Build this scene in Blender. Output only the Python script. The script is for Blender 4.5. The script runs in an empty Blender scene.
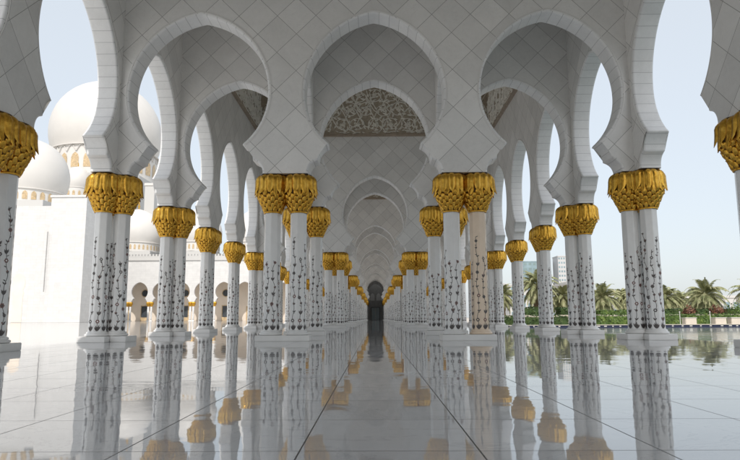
import bpy, bmesh, math, random
from mathutils import Vector, Matrix
R=math.radians; PI=math.pi
rnd=random.Random(7)
S=bpy.context.scene; C=S.collection
L=5.4; N0=17.754; HC=4.87; XO=7.93; XN=2.65; TT=.72; XA=7.617; XB=8.234
EYE=.6525

# ------------------------------------------------------------------ materials
def newmat(name):
    m=bpy.data.materials.new(name); m.use_nodes=True
    nt=m.node_tree; b=nt.nodes['Principled BSDF']; return m,nt,b
def N(nt,t,**kw):
    n=nt.nodes.new(t)
    for k,v in kw.items():
        if k in('inputs',):
            for a,b in v.items(): n.inputs[a].default_value=b
        else: setattr(n,k,v)
    return n
def M(nt,op,a,b=None,c=None):
    n=nt.nodes.new('ShaderNodeMath'); n.operation=op
    for i,v in enumerate((a,b,c)):
        if v is None: continue
        if isinstance(v,(int,float)): n.inputs[i].default_value=v
        else: nt.links.new(v,n.inputs[i])
    return n.outputs[0]
def mixc(nt,f,a,b,mode='MIX'):
    n=nt.nodes.new('ShaderNodeMix'); n.data_type='RGBA'; n.blend_type=mode
    for i,v in((0,f),(6,a),(7,b)):
        if isinstance(v,(int,float)): n.inputs[i].default_value=v
        elif isinstance(v,tuple): n.inputs[i].default_value=(*v,1) if len(v)==3 else v
        else: nt.links.new(v,n.inputs[i])
    return n.outputs[2]
def noise(nt,vec,scale,detail=4,rough=.5,dist=0):
    n=N(nt,'ShaderNodeTexNoise',inputs={'Scale':scale,'Detail':detail,'Roughness':rough,'Distortion':dist})
    if vec is not None: nt.links.new(vec,n.inputs['Vector'])
    return n.outputs['Fac']
def ramp(nt,f,stops):
    n=nt.nodes.new('ShaderNodeValToRGB'); e=n.color_ramp.elements
    while len(e)<len(stops): e.new(.5)
    for i,(p,c) in enumerate(stops):
        e[i].position=p; e[i].color=(*c,1)
    nt.links.new(f,n.inputs[0]); return n.outputs[0]
def bump(nt,b,h,strength,dist):
    n=N(nt,'ShaderNodeBump',inputs={'Strength':strength,'Distance':dist})
    nt.links.new(h,n.inputs['Height']); nt.links.new(n.outputs[0],b.inputs['Normal'])
def combine(nt,x,y,z=0):
    n=nt.nodes.new('ShaderNodeCombineXYZ')
    for i,v in enumerate((x,y,z)):
        if isinstance(v,(int,float)): n.inputs[i].default_value=v
        else: nt.links.new(v,n.inputs[i])
    return n.outputs[0]
def lines(nt,v,period,halfw,off=0):      # 1 on joints
    f=M(nt,'FRACT',M(nt,'DIVIDE',M(nt,'ADD',v,off+1000*period),period))
    d=M(nt,'MINIMUM',f,M(nt,'SUBTRACT',1,f))
    return M(nt,'LESS_THAN',d,halfw/period)
def cell(nt,v,period,off=0):
    return M(nt,'FLOOR',M(nt,'DIVIDE',M(nt,'ADD',v,off+1000*period),period))
def white(nt,u,v,seed=0):
    n=nt.nodes.new('ShaderNodeTexWhiteNoise'); n.noise_dimensions='3D'
    nt.links.new(combine(nt,u,v,seed),n.inputs['Vector']); return n.outputs['Value']

def tile_stone(name,col,joint,diamond,per,hw,rough=.35,var=.06,off=(0,0)):
    m,nt,b=newmat(name)
    uv=N(nt,'ShaderNodeUVMap').outputs[0]
    s=nt.nodes.new('ShaderNodeSeparateXYZ'); nt.links.new(uv,s.inputs[0])
    u,v=s.outputs[0],s.outputs[1]
    u=M(nt,'ADD',u,-off[0]); v=M(nt,'ADD',v,-off[1])
    if diamond:
        a=M(nt,'MULTIPLY',M(nt,'ADD',u,v),.70711); c=M(nt,'MULTIPLY',M(nt,'SUBTRACT',u,v),.70711)
    else: a,c=u,v
    pu,pv=per if isinstance(per,tuple) else (per,per)
    j=M(nt,'MAXIMUM',lines(nt,a,pu,hw),lines(nt,c,pv,hw))
    w=white(nt,cell(nt,a,pu),cell(nt,c,pv))
    tc=N(nt,'ShaderNodeTexCoord').outputs['Object']
    n1=noise(nt,tc,1.1,5,.6,.6); n2=noise(nt,tc,9,5,.7)
    k=M(nt,'ADD',M(nt,'MULTIPLY',M(nt,'SUBTRACT',w,.5),var*2),M(nt,'ADD',M(nt,'MULTIPLY',M(nt,'SUBTRACT',n1,.5),.22),1))
    k=M(nt,'ADD',k,M(nt,'MULTIPLY',M(nt,'SUBTRACT',n2,.5),.13))
    kc=combine(nt,k,k,k)
    base=mixc(nt,1,col,kc,'MULTIPLY')
    # faint grey veins
    vn=M(nt,'ABSOLUTE',M(nt,'SUBTRACT',noise(nt,tc,.9,8,.62,1.4),.5))
    vf=M(nt,'MULTIPLY',M(nt,'LESS_THAN',vn,.008),.12)
    base=mixc(nt,vf,base,tuple(x*.7 for x in col))
    base=mixc(nt,j,base,joint)
    nt.links.new(base,b.inputs['Base Color'])
    b.inputs['Roughness'].default_value=rough
    b.inputs['Specular IOR Level'].default_value=.4
    bump(nt,b,M(nt,'MULTIPLY',j,-1),.6,.004)
    return m
WALL=(.80,.79,.77)
m_wall=tile_stone('diamond_marble',WALL,(.36,.35,.335),True,.833,.0065,var=.075,off=(0,9.22))
m_soff=tile_stone('soffit_marble',(.83,.83,.825),(.55,.55,.55),False,(.33,50),.008,var=.03)
m_fac=tile_stone('sunlit_marble',(.65,.64,.625),(.55,.54,.52),False,(1.2,.6),.012,rough=.5,var=.035)

def plain(name,col,rough=.5,metal=0,nscale=3,nvar=.12,spec=.5,bumpd=0,bs=20):
    m,nt,b=newmat(name)
    tc=N(nt,'ShaderNodeTexCoord').outputs['Object']
    f=noise(nt,tc,nscale,6,.6,.4)
    a=tuple(min(1,c*(1-nvar)) for c in col); d=tuple(min(1,c*(1+nvar)) for c in col)
    nt.links.new(ramp(nt,f,[(.3,a),(.7,d)]),b.inputs['Base Color'])
    b.inputs['Roughness'].default_value=rough; b.inputs['Metallic'].default_value=metal
    b.inputs['Specular IOR Level'].default_value=spec
    if bumpd: bump(nt,b,noise(nt,tc,bs,4,.6),.6,bumpd)
    return m
m_shaft=plain('polished_marble',(.82,.815,.80),.22,nscale=2,nvar=.05)
m_warm=plain('warm_glow_marble',(.84,.68,.52),.22,nscale=2,nvar=.06)  # peach tint: warm light on one shaft painted into its colour
m_plinth=plain('plinth_marble',(.78,.77,.75),.25,nscale=2,nvar=.05)
m_ink=plain('slate_inlay',(.095,.082,.078),.3,nscale=14,nvar=.4)
m_red=plain('maroon_inlay',(.20,.10,.085),.3,nscale=14,nvar=.4)
m_cream=plain('carved_cream',(.84,.81,.74),.6,nscale=3,nvar=.06)
m_tan=plain('carved_ground',(.44,.375,.29),.8,nscale=5,nvar=.2)
m_brown=plain('bronze_border',(.38,.31,.24),.6,nscale=5,nvar=.2)
m_plaster=plain('ceiling_plaster',(.78,.77,.75),.8,nscale=.6,nvar=.05)
m_dome=plain('dome_marble',(.67,.645,.61),.5,nscale=.25,nvar=.03)
m_beige=plain('beige_stone',(.80,.70,.59),.6,nscale=.5,nvar=.06)
m_goldwin=plain('golden_screen',(.56,.42,.25),.4,nscale=2,nvar=.3)
m_dark=plain('dark_lattice',(.06,.07,.08),.25,nscale=6,nvar=.5)
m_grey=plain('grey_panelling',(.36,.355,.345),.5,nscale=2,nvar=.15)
m_glass=plain('greenish_glass',(.20,.27,.27),.08,nscale=.2,nvar=.25)
m_concrete=plain('pale_concrete',(.62,.60,.57),.7,nscale=.4,nvar=.08)
m_tower=plain('tower_cladding',(.52,.52,.52),.5,nscale=.05,nvar=.05)
m_towerglass=plain('tower_glass',(.22,.30,.33),.15,nscale=.1,nvar=.3)
m_blue=plain('blue_mosaic',(.018,.024,.06),.2,nscale=4,nvar=.3)
m_post=plain('white_metal',(.7,.7,.68),.4,nscale=4,nvar=.03)
m_bench=plain('sandstone_block',(.60,.54,.46),.7,nscale=4,nvar=.08)
m_trunk=plain('palm_bark',(.16,.115,.075),.9,nscale=9,nvar=.4,bumpd=.05,bs=8)
m_wood=plain('hedge_stem',(.09,.07,.05),.9,nscale=9,nvar=.3)

def leafmat(name,c1,c2,c3,sc):
    m,nt,b=newmat(name)
    tc=N(nt,'ShaderNodeTexCoord').outputs['Object']
    g=noise(nt,tc,sc,3,.7)
    nt.links.new(ramp(nt,g,[(.3,c1),(.5,c2),(.72,c3)]),b.inputs['Base Color'])
    b.inputs['Roughness'].default_value=.55; b.inputs['Specular IOR Level'].default_value=.3
    return m
m_frond=leafmat('palm_frond',(.13,.16,.07),(.29,.30,.15),(.50,.47,.29),1.6)
m_hedge=leafmat('hedge_leaf',(.035,.065,.014),(.075,.13,.028),(.16,.22,.05),2.5)
m_hedge2=leafmat('dark_hedge_leaf',(.02,.042,.012),(.04,.075,.02),(.075,.11,.03),2.5)
m_shrub=leafmat('russet_leaf',(.06,.03,.02),(.14,.06,.035),(.2,.1,.05),3)

# gold: metallic with darker patina in fine noise
m_gold,nt,b=newmat('gilded_leaf')
tc=N(nt,'ShaderNodeTexCoord').outputs['Object']
g=noise(nt,tc,9,5,.65); g2=noise(nt,tc,60,3,.6)
nt.links.new(ramp(nt,g,[(.25,(.40,.19,.025)),(.5,(.74,.41,.055)),(.75,(.92,.59,.13))]),b.inputs['Base Color'])
b.inputs['Metallic'].default_value=.9; b.inputs['Roughness'].default_value=.24
bump(nt,b,M(nt,'ADD',g,M(nt,'MULTIPLY',g2,.4)),.7,.012)
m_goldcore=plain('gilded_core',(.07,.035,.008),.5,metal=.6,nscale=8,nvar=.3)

# floor: polished marble slabs
def floor_mat(name,col,joint,rough,var,ior,ox=.38,oy=3.12,px=.89,py=.93,wav=1.0):
    m,nt,b=newmat(name)
    g=N(nt,'ShaderNodeNewGeometry').outputs['Position']
    s=nt.nodes.new('ShaderNodeSeparateXYZ'); nt.links.new(g,s.inputs[0])
    u,v=s.outputs[0],s.outputs[1]
    jx=lines(nt,u,px,.0045,ox); jy=lines(nt,v,py,.0036,-oy)
    j=M(nt,'MAXIMUM',jx,jy)
    cu,cv=cell(nt,u,px,ox),cell(nt,v,py,-oy)
    w=white(nt,cu,cv)
    n1=noise(nt,g,.8,6,.6,.8); n2=noise(nt,g,6,5,.65)
    k=M(nt,'ADD',M(nt,'ADD',M(nt,'MULTIPLY',M(nt,'SUBTRACT',w,.5),var),1),M(nt,'ADD',M(nt,'MULTIPLY',M(nt,'SUBTRACT',n1,.5),.18),M(nt,'MULTIPLY',M(nt,'SUBTRACT',n2,.5),.08)))
    base=mixc(nt,1,col,combine(nt,k,k,k),'MULTIPLY')
    vn=M(nt,'ABSOLUTE',M(nt,'SUBTRACT',noise(nt,g,.7,9,.62,1.8),.5))
    base=mixc(nt,M(nt,'MULTIPLY',M(nt,'LESS_THAN',vn,.007),.25),base,tuple(x*.6 for x in col))
    base=mixc(nt,j,base,joint)
    nt.links.new(base,b.inputs['Base Color'])
    rg=M(nt,'ADD',M(nt,'MULTIPLY',noise(nt,g,3,4,.6),.035),rough)
    nt.links.new(M(nt,'ADD',rg,M(nt,'MULTIPLY',j,.4)),b.inputs['Roughness'])
    b.inputs['IOR'].default_value=ior
    # each slab lies very slightly out of level, plus a slow polish waviness
    w1=M(nt,'SUBTRACT',white(nt,cu,cv,3),.5); w2=M(nt,'SUBTRACT',white(nt,cu,cv,5),.5)
    fu=M(nt,'FRACT',M(nt,'DIVIDE',M(nt,'ADD',u,ox+1000*px),px)); fv=M(nt,'FRACT',M(nt,'DIVIDE',M(nt,'ADD',v,-oy+1000*py),py))
    h=M(nt,'ADD',M(nt,'MULTIPLY',w1,fu),M(nt,'MULTIPLY',w2,fv))
    h=M(nt,'MULTIPLY',h,.0022*wav)
    h=M(nt,'ADD',h,M(nt,'MULTIPLY',noise(nt,g,1.7,2,.5),.0023*wav))
    h=M(nt,'SUBTRACT',h,M(nt,'MULTIPLY',j,.002))
    bn=N(nt,'ShaderNodeBump',inputs={'Strength':1.0,'Distance':1.0})
    nt.links.new(h,bn.inputs['Height']); nt.links.new(bn.outputs[0],b.inputs['Normal'])
    return m
m_floor=floor_mat('polished_floor',(.53,.535,.545),(.045,.045,.05),.010,.19,1.72)
m_court=floor_mat('courtyard_marble',(.60,.59,.57),(.42,.41,.39),.05,.06,1.6,px=1.2,py=1.2,wav=.8)
m_water,nt,b=newmat('pool_water')
g=N(nt,'ShaderNodeNewGeometry').outputs['Position']
b.inputs['Base Color'].default_value=(.10,.13,.13,1); b.inputs['Roughness'].default_value=.03; b.inputs['IOR'].default_value=1.4
mp=N(nt,'ShaderNodeMapping'); mp.inputs['Scale'].default_value=(.9,1.6,1); nt.links.new(g,mp.inputs[0])
h=M(nt,'ADD',M(nt,'MULTIPLY',noise(nt,mp.outputs[0],2.4,3,.55,.3),.018),M(nt,'MULTIPLY',noise(nt,mp.outputs[0],.6,2,.5),.03))
bn=N(nt,'ShaderNodeBump',inputs={'Strength':1.0,'Distance':1.0}); nt.links.new(h,bn.inputs['Height']); nt.links.new(bn.outputs[0],b.inputs['Normal'])
m_ground=plain('dry_ground',(.38,.33,.26),.9,nscale=.08,nvar=.15)
m_path=plain('path_stone',(.55,.50,.44),.8,nscale=.5,nvar=.08)

# ------------------------------------------------------------------ helpers
def link(o,parent=None,at=None):
    C.objects.link(o)
    if parent is not None: o.parent=parent
    return o
def obj(name,bm,mats,parent=None,smooth=False,loc=None):
    me=bpy.data.meshes.new(name); bm.normal_update()
    bm.to_mesh(me); bm.free()
    for m in (mats if isinstance(mats,(list,tuple)) else [mats]): me.materials.append(m)
    if smooth: me.polygons.foreach_set('use_smooth',[True]*len(me.polygons))
    o=bpy.data.objects.new(name,me); link(o,parent)
    if loc: o.location=loc
    return o
def thing(name,label,cat,loc=(0,0,0),group=None,rz=0):
    o=bpy.data.objects.new(name,None); o.empty_display_size=.3; link(o); o.location=loc; o.rotation_euler=(0,0,rz)
    tag(o,label,cat,group); return o
def tag(o,label,cat,group=None):
    o['label']=label; o['category']=cat
    if group: o['group']=group
    return o
def struct(o): o['kind']='structure'; return o
KIDS={}
def copy_tree(o,parent=None):
    c=o.copy(); link(c,parent)
    for ch in [x for x in ALL() if x.parent==o]: copy_tree(ch,c)
    return c
def ALL(): return list(C.objects)
def dup(proto,kids,loc,label,group=None,rz=0):
    """kids: nested list captured once: [(child,[grandchildren])]"""
    r=proto.copy(); C.objects.link(r); r.location=loc; r.rotation_euler=(0,0,rz); r['label']=label
    if group: r['group']=group
    for ch,gs in kids:
        c=ch.copy(); C.objects.link(c); c.parent=r
        for g in gs:
            d=g.copy(); C.objects.link(d); d.parent=c
    return r
def kids_of(o):
    a=ALL(); return [(c,[g for g in a if g.parent==c]) for c in a if c.parent==o]
def box(bm,x0,x1,y0,y1,z0,z1,mi=0,bev=0):
    g=bmesh.ops.create_cube(bm,size=1)['verts']
    for v in g:
        v.co=Vector(((x0+x1)/2+v.co.x*(x1-x0),(y0+y1)/2+v.co.y*(y1-y0),(z0+z1)/2+v.co.z*(z1-z0)))
    fs=set(f for v in g for f in v.link_faces)
    for f in fs: f.material_index=mi
    if bev:
        es=list(set(e for f in fs for e in f.edges))
        bmesh.ops.bevel(bm,geom=es,offset=bev,segments=2,affect='EDGES')
def lathe(bm,prof,seg=24,cx=0,cy=0,mi=0,a0=0,a1=2*PI,smooth=True):
    full=abs(a1-a0-2*PI)<1e-6; n=seg if full else seg+1
    rings=[]
    for r,z in prof:
        rings.append([bm.verts.new((cx+r*math.cos(a0+(a1-a0)*i/seg),cy+r*math.sin(a0+(a1-a0)*i/seg),z)) for i in range(n)])
    for a,b_ in zip(rings,rings[1:]):
        for i in range(seg):
            j=(i+1)%n
            f=bm.faces.new((a[i],a[j],b_[j],b_[i])); f.material_index=mi; f.smooth=smooth
    return rings
def ngon(bm,pts,mi=0):
    f=bm.faces.new([bm.verts.new(p) for p in pts]); f.material_index=mi; return f
def tube(bm,pts,rad,seg=6,mi=0):
    rings=[]
    for i,p in enumerate(pts):
        p=Vector(p); d=(Vector(pts[min(i+1,len(pts)-1)])-Vector(pts[max(i-1,0)])).normalized()
        a=d.orthogonal().normalized(); c=d.cross(a); r=rad[i] if isinstance(rad,(list,tuple)) else rad
        rings.append([bm.verts.new(p+a*r*math.cos(2*PI*k/seg)+c*r*math.sin(2*PI*k/seg)) for k in range(seg)])
    for a,b_ in zip(rings,rings[1:]):
        for k in range(seg):
            f=bm.faces.new((a[k],a[(k+1)%seg],b_[(k+1)%seg],b_[k])); f.material_index=mi; f.smooth=True

# ------------------------------------------------------------------ arch profile
def arch_half(n=22):
    """right half of the opening from the foot up to the apex, (x,z)"""
    pts=[(1.97,HC),(1.97,4.95)]
    def lobe(p,q,bul,k):
        out=[]
        px,pz=p;qx,qz=q; dx,dz=qx-px,qz-pz; l=math.hypot(dx,dz); nx,nz=dz/l,-dx/l
        for i in range(1,k+1):
            t=i/k; h=4*bul*t*(1-t)
            out.append((px+dx*t+nx*h,pz+dz*t+nz*h))
        return out
    pts+=lobe((1.97,4.95),(1.70,5.27),.065,10)
    pts+=[(1.675,5.285)]
    pts+=lobe((1.675,5.285),(1.36,5.757),.09,12)
    # lower circle, centre (0,7.37) r 2.09
    a0=math.atan2(5.757-7.37,1.33)
    for i in range(1,n+1):
        a=a0+(0-a0)*i/n
        pts.append((2.09*math.cos(a),7.37+2.09*math.sin(a)))
    c=.456;Rr=2.546; a1=math.acos(c/Rr)
    for i in range(1,n+1):
        a=a1*i/n; pts.append((-c+Rr*math.cos(a),7.37+Rr*math.sin(a)))
    pts[-1]=(0,9.875)
    return pts
AH=arch_half()
def arch_full(cx,flip=False):
    l=[(cx-x,z) for x,z in AH]; r=[(cx+x,z) for x,z in AH[:-1]][::-1]
    return l+r       # left foot -> apex -> right foot
def offset(path,d):
    out=[]
    n=len(path)
    for i,(x,z) in enumerate(path):
        a=path[max(i-1,0)]; b_=path[min(i+1,n-1)]
        dx,dz=b_[0]-a[0],b_[1]-a[1]; l=math.hypot(dx,dz) or 1
        nx,nz=-dz/l,dx/l        # left of travel = into the wall
        if i in(0,n-1): nz=0
        zz=z+nz*d
        out.append((x+nx*d,max(zz,HC)))
    return out
def arch_wall(centres,x0,x1,ztop,T,soffit=True):
    """mesh in local x (along), y (thickness, centred), z. faces: 0 diamond face, 1 soffit"""
    bm=bmesh.new(); uvl=bm.loops.layers.uv.new('UVMap')
    arcs=[arch_full(c) for c in centres]
    rings=[]                      # (offset, depth)
    prof=[(.055,-T/2),(.022,-T/2+.012),(.004,-T/2+.035),(0,-T/2+.07),(0,T/2-.07),(.004,T/2-.035),(.022,T/2-.012),(.055,T/2)]
    for side,off in((0,.055),(1,.055)):
        y=-T/2 if side==0 else T/2
        # split every bay into its own n-gon so tessellation is simple
        xs=[x0]+[(a+b_)/2 for a,b_ in zip(centres,centres[1:])]+[x1]
        for i,arc in enumerate(arcs):
            o=offset(arc,off)
            k=len(AH)-1
            ap=o[k]
            left=[(xs[i],HC)]+o[:k+1]+[(ap[0],ztop),(xs[i],ztop)]
            right=[(ap[0],ztop)]+o[k:]+[(xs[i+1],HC),(xs[i+1],ztop)]
            for poly in(left,right):
                q=[p for j,p in enumerate(poly) if j==0 or math.dist(p,poly[j-1])>1e-5]
                if side==0: q=q[::-1]
                f=ngon(bm,[(x,y,z) for x,z in q],0)
                for lp in f.loops: lp[uvl].uv=(lp.vert.co.x,lp.vert.co.z)
    for arc in arcs:
        s=[0]
        for a,b_ in zip(arc,arc[1:]): s.append(s[-1]+math.dist(a,b_))
        half=s[len(AH)-1]
        ps=[]
        for off,y in prof:
            o=offset(arc,off) if off else arc
            ps.append([bm.verts.new((x,y,z)) for x,z in o])
        for r,(A,B) in enumerate(zip(ps,ps[1:])):
            for i in range(len(arc)-1):
                try: f=bm.faces.new((A[i],B[i],B[i+1],A[i+1]))
                except ValueError: continue
                f.material_index=1; f.smooth=True
                for lp in f.loops:
                    k=i if lp.vert in(A[i],B[i]) else i+1
                    lp[uvl].uv=(s[k]-half+.165, .05+.001*r)
    # undersides, top, ends
    xs=[x0]
    for c in centres: xs+= [c-1.97-.055+0.0,c+1.97+.055]
    xs.append(x1)
    for a,b_ in zip(xs[::2],xs[1::2]):
        if b_-a>.02:
            f=ngon(bm,[(a,-T/2,HC),(a,T/2,HC),(b_,T/2,HC),(b_,-T/2,HC)],0)
            for lp in f.loops: lp[uvl].uv=(.3,.3)
    for q in([(x0,-T/2,ztop),(x1,-T/2,ztop),(x1,T/2,ztop),(x0,T/2,ztop)],
             [(x0,-T/2,HC),(x0,-T/2,ztop),(x0,T/2,ztop),(x0,T/2,HC)],
             [(x1,-T/2,HC),(x1,T/2,HC),(x1,T/2,ztop),(x1,-T/2,ztop)]):
        f=ngon(bm,q,0)
        for lp in f.loops: lp[uvl].uv=(lp.vert.co.y+.3,lp.vert.co.z)
    # sharp edges at cusps
    for e in bm.edges:
        if len(e.link_faces)==2:
            try:
                if e.calc_face_angle()>R(32): e.smooth=False
            except Exception: pass
    return bm
def rim_bm(centres,T,w=.035,proud=.016,offs=.16):
    """thin raised fillet following each opening, both faces"""
    bm=bmesh.new()
    for c in centres:
        arc=arch_full(c); arc=arc[24:-24]
        for sgn in(-1,1):
            a=offset(arc,.075); b_=offset(arc,.075+w)
            y0=sgn*T/2; y1=sgn*(T/2+proud)
            V=[[bm.verts.new((x,y,z)) for x,z in o] for o,y in((a,y0),(a,y1),(b_,y1),(b_,y0))]
            for P,Q in zip(V,V[1:]):
                for i in range(len(arc)-1):
                    q=(P[i],P[i+1],Q[i+1],Q[i])
                    f=bm.faces.new(q if sgn<0 else q[::-1]); f.smooth=False
    return bm

# ------------------------------------------------------------------ column pieces
SHD=.05; SHA=.995*math.cos(PI/8-SHD)
OCT=[(PI/4)*k for k in range(8)]       # vertices point to +-x,+-y  -> an edge towards the viewer
def shaft_bm():
    bm=bmesh.new()
    r0,r1=.254,.240
    rings=[]
    for r,z in((r0,.285),(r1,3.80)):
        ring=[]
        for a in OCT:
            for da in(-SHD,SHD): ring.append(bm.verts.new((r*math.cos(a+da)*.995,r*math.sin(a+da)*.995,z)))
        rings.append(ring)
    n=16
    for i in range(n): bm.faces.new((rings[0][i],rings[0][(i+1)%n],rings[1][(i+1)%n],rings[1][i]))
    return bm
def base_bm():
    bm=bmesh.new()
    prof=[(.30,.17),(.325,.175),(.335,.20),(.325,.225),(.30,.235),(.285,.24),(.292,.262),(.285,.28),(.262,.292),(.25,.30)]
    rings=[]
    for r,z in prof: rings.append([bm.verts.new((r*math.cos(a+PI/8*0),r*math.sin(a),z)) for a in [2*PI*k/24 for k in range(24)]])
    for a,b_ in zip(rings,rings[1:]):
        for i in range(24):
            f=bm.faces.new((a[i],a[(i+1)%24],b_[(i+1)%24],b_[i])); f.smooth=True
    return bm
def inlay_bm(seed):
    rd=random.Random(seed); bm=bmesh.new()
    for k in range(8):
        a=PI/8+k*PI/4
        nrm=Vector((math.cos(a),math.sin(a),0)); tan=Vector((-math.sin(a),math.cos(a),0))
        def P(u,z,lift=.0025):
            r=(.254+(.240-.254)*(z-.285)/3.515)*SHA
            return nrm*(r+lift)+tan*u+Vector((0,0,z))
        def poly(pts,mi,lift=.0025):
            f=ngon(bm,[P(u,z,lift) for u,z in pts],mi)
        def leaf(u,z,ang,l,w,mi=0,lift=.003):
            ca,sa=math.cos(ang),math.sin(ang); pts=[]
            for t,s in((0,0),(.3,.8),(.6,1),(1,0),(.6,-1),(.3,-.8)):
                x=t*l; y=s*w/2; pts.append((u+x*ca-y*sa,z+x*sa+y*ca))
            poly(pts,mi,lift)
        top=rd.uniform(2.2,3.1); zb=.34
        ph=rd.uniform(0,6.28); fr=rd.uniform(5,9); am=rd.uniform(.02,.042); ph2=rd.uniform(0,6.28)
        cu=lambda z: (am*math.sin(ph+z*fr)+.014*math.sin(ph2+z*fr*2.3))*min(1,max(0,(z-zb)*3))
        z=zb; st=.03
        while z<top-st:
            poly([(cu(z)-.0075,z),(cu(z)+.0075,z),(cu(z+st)+.0075,z+st),(cu(z+st)-.0075,z+st)],0,.002); z+=st
        for s in(-.62,-.3,0,.33,.66): leaf(s*.02,zb-.03,PI/2-s*.75,rd.uniform(.15,.21)-abs(s)*.05,.04,0,.003)
        z=zb+.2
        while z<top:
            q_=rd.choice((-1,1)); leaf(cu(z),z,PI/2-q_*rd.uniform(.6,1.2),rd.uniform(.05,.08),rd.uniform(.018,.028),0,.0028); z+=rd.uniform(.16,.3)
        z=zb+.24; i=rd.randint(0,3)
        while z<top+.02:
            u=cu(z); sc=.95-.22*(z-zb)/(top-zb); t=i%4
            if t==0:      # ring flower
                r=.056*sc
                pts=[(u+r*(1+.16*math.cos(6*q))*math.cos(q),z+r*(1+.16*math.cos(6*q))*math.sin(q)) for q in [2*PI*x/18 for x in range(18)]]
                m1=1 if rd.random()<.6 else 0
                poly(pts,m1,.004)
                poly([(u+r*.42*math.cos(q),z+r*.42*math.sin(q)) for q in [2*PI*x/8 for x in range(8)]],2 if rd.random()<.6 else 0,.0055)
            elif t==1:    # tulip
                leaf(u,z-.07*sc,PI/2-.42,.155*sc,.052*sc,0,.0035); leaf(u,z-.07*sc,PI/2+.42,.145*sc,.052*sc,0,.0037)
                leaf(u,z-.05*sc,PI/2,.13*sc,.04*sc,1 if rd.random()<.35 else 0,.0042)
            elif t==2:    # side bud
                s=rd.choice((-1,1)); leaf(u,z-.03,PI/2-s*.8,.10*sc,.038*sc,0,.0033); leaf(u,z-.03,PI/2+s*.5,.07*sc,.03*sc,1 if rd.random()<.4 else 0,.0036)
            else:         # small blossom
                for q in range(5): leaf(u,z,q*2*PI/5+.3,.048*sc,.034*sc,1 if rd.random()<.3 else 0,.003+.0003*q)
            z+=rd.uniform(.17,.29)*(1.1 if t<2 else .85); i+=rd.choice((1,1,1,2))
    return bm
def capital_bm(seed=1):
    rd=random.Random(seed); bm=bmesh.new(); Z0,Z1=3.74,HC-.012
    H=Z1-Z0
    def rad(t):    # core radius
        P=[(0,.245),(.08,.275),(.22,.35),(.4,.43),(.55,.46),(.8,.45),(1,.40)]
        for (a,x),(c,y) in zip(P,P[1:]):
            if t<=c: return x+(y-x)*(t-a)/(c-a)
        return P[-1][1]
    lathe(bm,[(rad(t/12),Z0+H*t/12) for t in range(13)],24,mi=1)
    ngon(bm,[(.40*math.cos(2*PI*k/24),.40*math.sin(2*PI*k/24),Z1) for k in range(24)],1)
    lathe(bm,[(.255,Z0-.03),(.272,Z0-.02),(.275,Z0),(.262,Z0+.02)],24,mi=0)
    def leaf(a,prof,w,mi=0,crease=.3,twist=0):
        rows=[]
        for r,z,wf in prof:
            row=[]
            for s in(-1,-.6,-.12,0,.12,.6,1):
                ww=w*wf*s
                rr=r-abs(s)**1.6*w*wf*crease-(.012 if s==0 else 0)
                aa=a+ww/max(r,.05)+twist*(prof[0][1]-z)
                row.append(bm.verts.new((rr*math.cos(aa),rr*math.sin(aa),z)))
            rows.append(row)
        for p,q in zip(rows,rows[1:]):
            for i in range(6):
                f=bm.faces.new((p[i],p[i+1],q[i+1],q[i])); f.material_index=mi; f.smooth=True
    # lower overlapping scales, tips up and outwards
    rows=6; nn=11
    for j in range(rows):
        t=.02+j*.083
        for k in range(nn):
            a=2*PI*(k+.5*(j%2))/nn+rd.uniform(-.03,.03)
            r=rad(t); w=2*PI*r/nn*.54*rd.uniform(.9,1.08); o=rd.uniform(-.008,.012)
            z=Z0+H*t+rd.uniform(-.008,.008)
            pr=[(r-.012,z-.04,.3),(r+.028,z-.015,.75),(r+.055+o,z+.04,1.0),(r+.068+o,z+.085,.85),(rad(t+.1)+.045+o,z+.125,.42),(rad(t+.1)+.02,z+.14,.05)]
            leaf(a,pr,w*.93,crease=.62)
    # long hanging leaves in three staggered tiers
    for tier,(n,zt,zb,rt,rm,rb,w,ph) in enumerate(((12,.98,.40,.40,.505,.535,.128,.5),(12,1.0,.475,.40,.545,.575,.128,0))):
        for k in range(n):
            a=2*PI*(k+ph)/n+rd.uniform(-.06,.06)
            dz=rd.uniform(-.018,.018); db=rd.uniform(-.015,.015)
            pr=[]
            for q in range(9):
                s=q/8
                z=Z0+H*(zt+(zb+dz-zt)*(s**1.25))
                r=rt+(rm-rt)*math.sin(min(1,s*2.4)*PI/2)+(rb+db-rm)*max(0,(s-.5)/.5)**1.5
                wf=[.62,.88,1.0,1.05,1.05,1.02,.92,.66,.14][q]
                pr.append((r,z,wf))
            leaf(a,pr,w*rd.uniform(.9,1.06),crease=.55,twist=rd.uniform(-.09,.09))
    return bm
me_shaft=None
PARTS={}
def col_parts(parent,x,y,variant,mats=None):
    if 'shaft' not in PARTS:
        o=obj('shaft',shaft_bm(),m_shaft); PARTS['shaft']=o.data; bpy.data.objects.remove(o)
        o=obj('base_ring',base_bm(),m_plinth); PARTS['base']=o.data; bpy.data.objects.remove(o)
        for v in range(5):
            o=obj('flower_inlay',inlay_bm(100+v),[m_ink,m_red,m_shaft]); PARTS['inlay%d'%v]=o.data; bpy.data.objects.remove(o)
        for v in range(3):
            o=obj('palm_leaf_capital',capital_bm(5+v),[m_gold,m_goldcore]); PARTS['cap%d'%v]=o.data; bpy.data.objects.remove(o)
    s=bpy.data.objects.new('shaft',PARTS['shaft']); link(s,parent); s.location=(x,y,0)
    i=bpy.data.objects.new('flower_inlay',PARTS['inlay%d'%(variant%5)]); link(i,s)
    b_=bpy.data.objects.new('base_ring',PARTS['base']); link(b_,s)
    c=bpy.data.objects.new('gilded_capital',PARTS['cap%d'%(variant%3)]); link(c,parent); c.location=(x,y,0); c.rotation_euler=(0,0,variant*.37)
    return s
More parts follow.
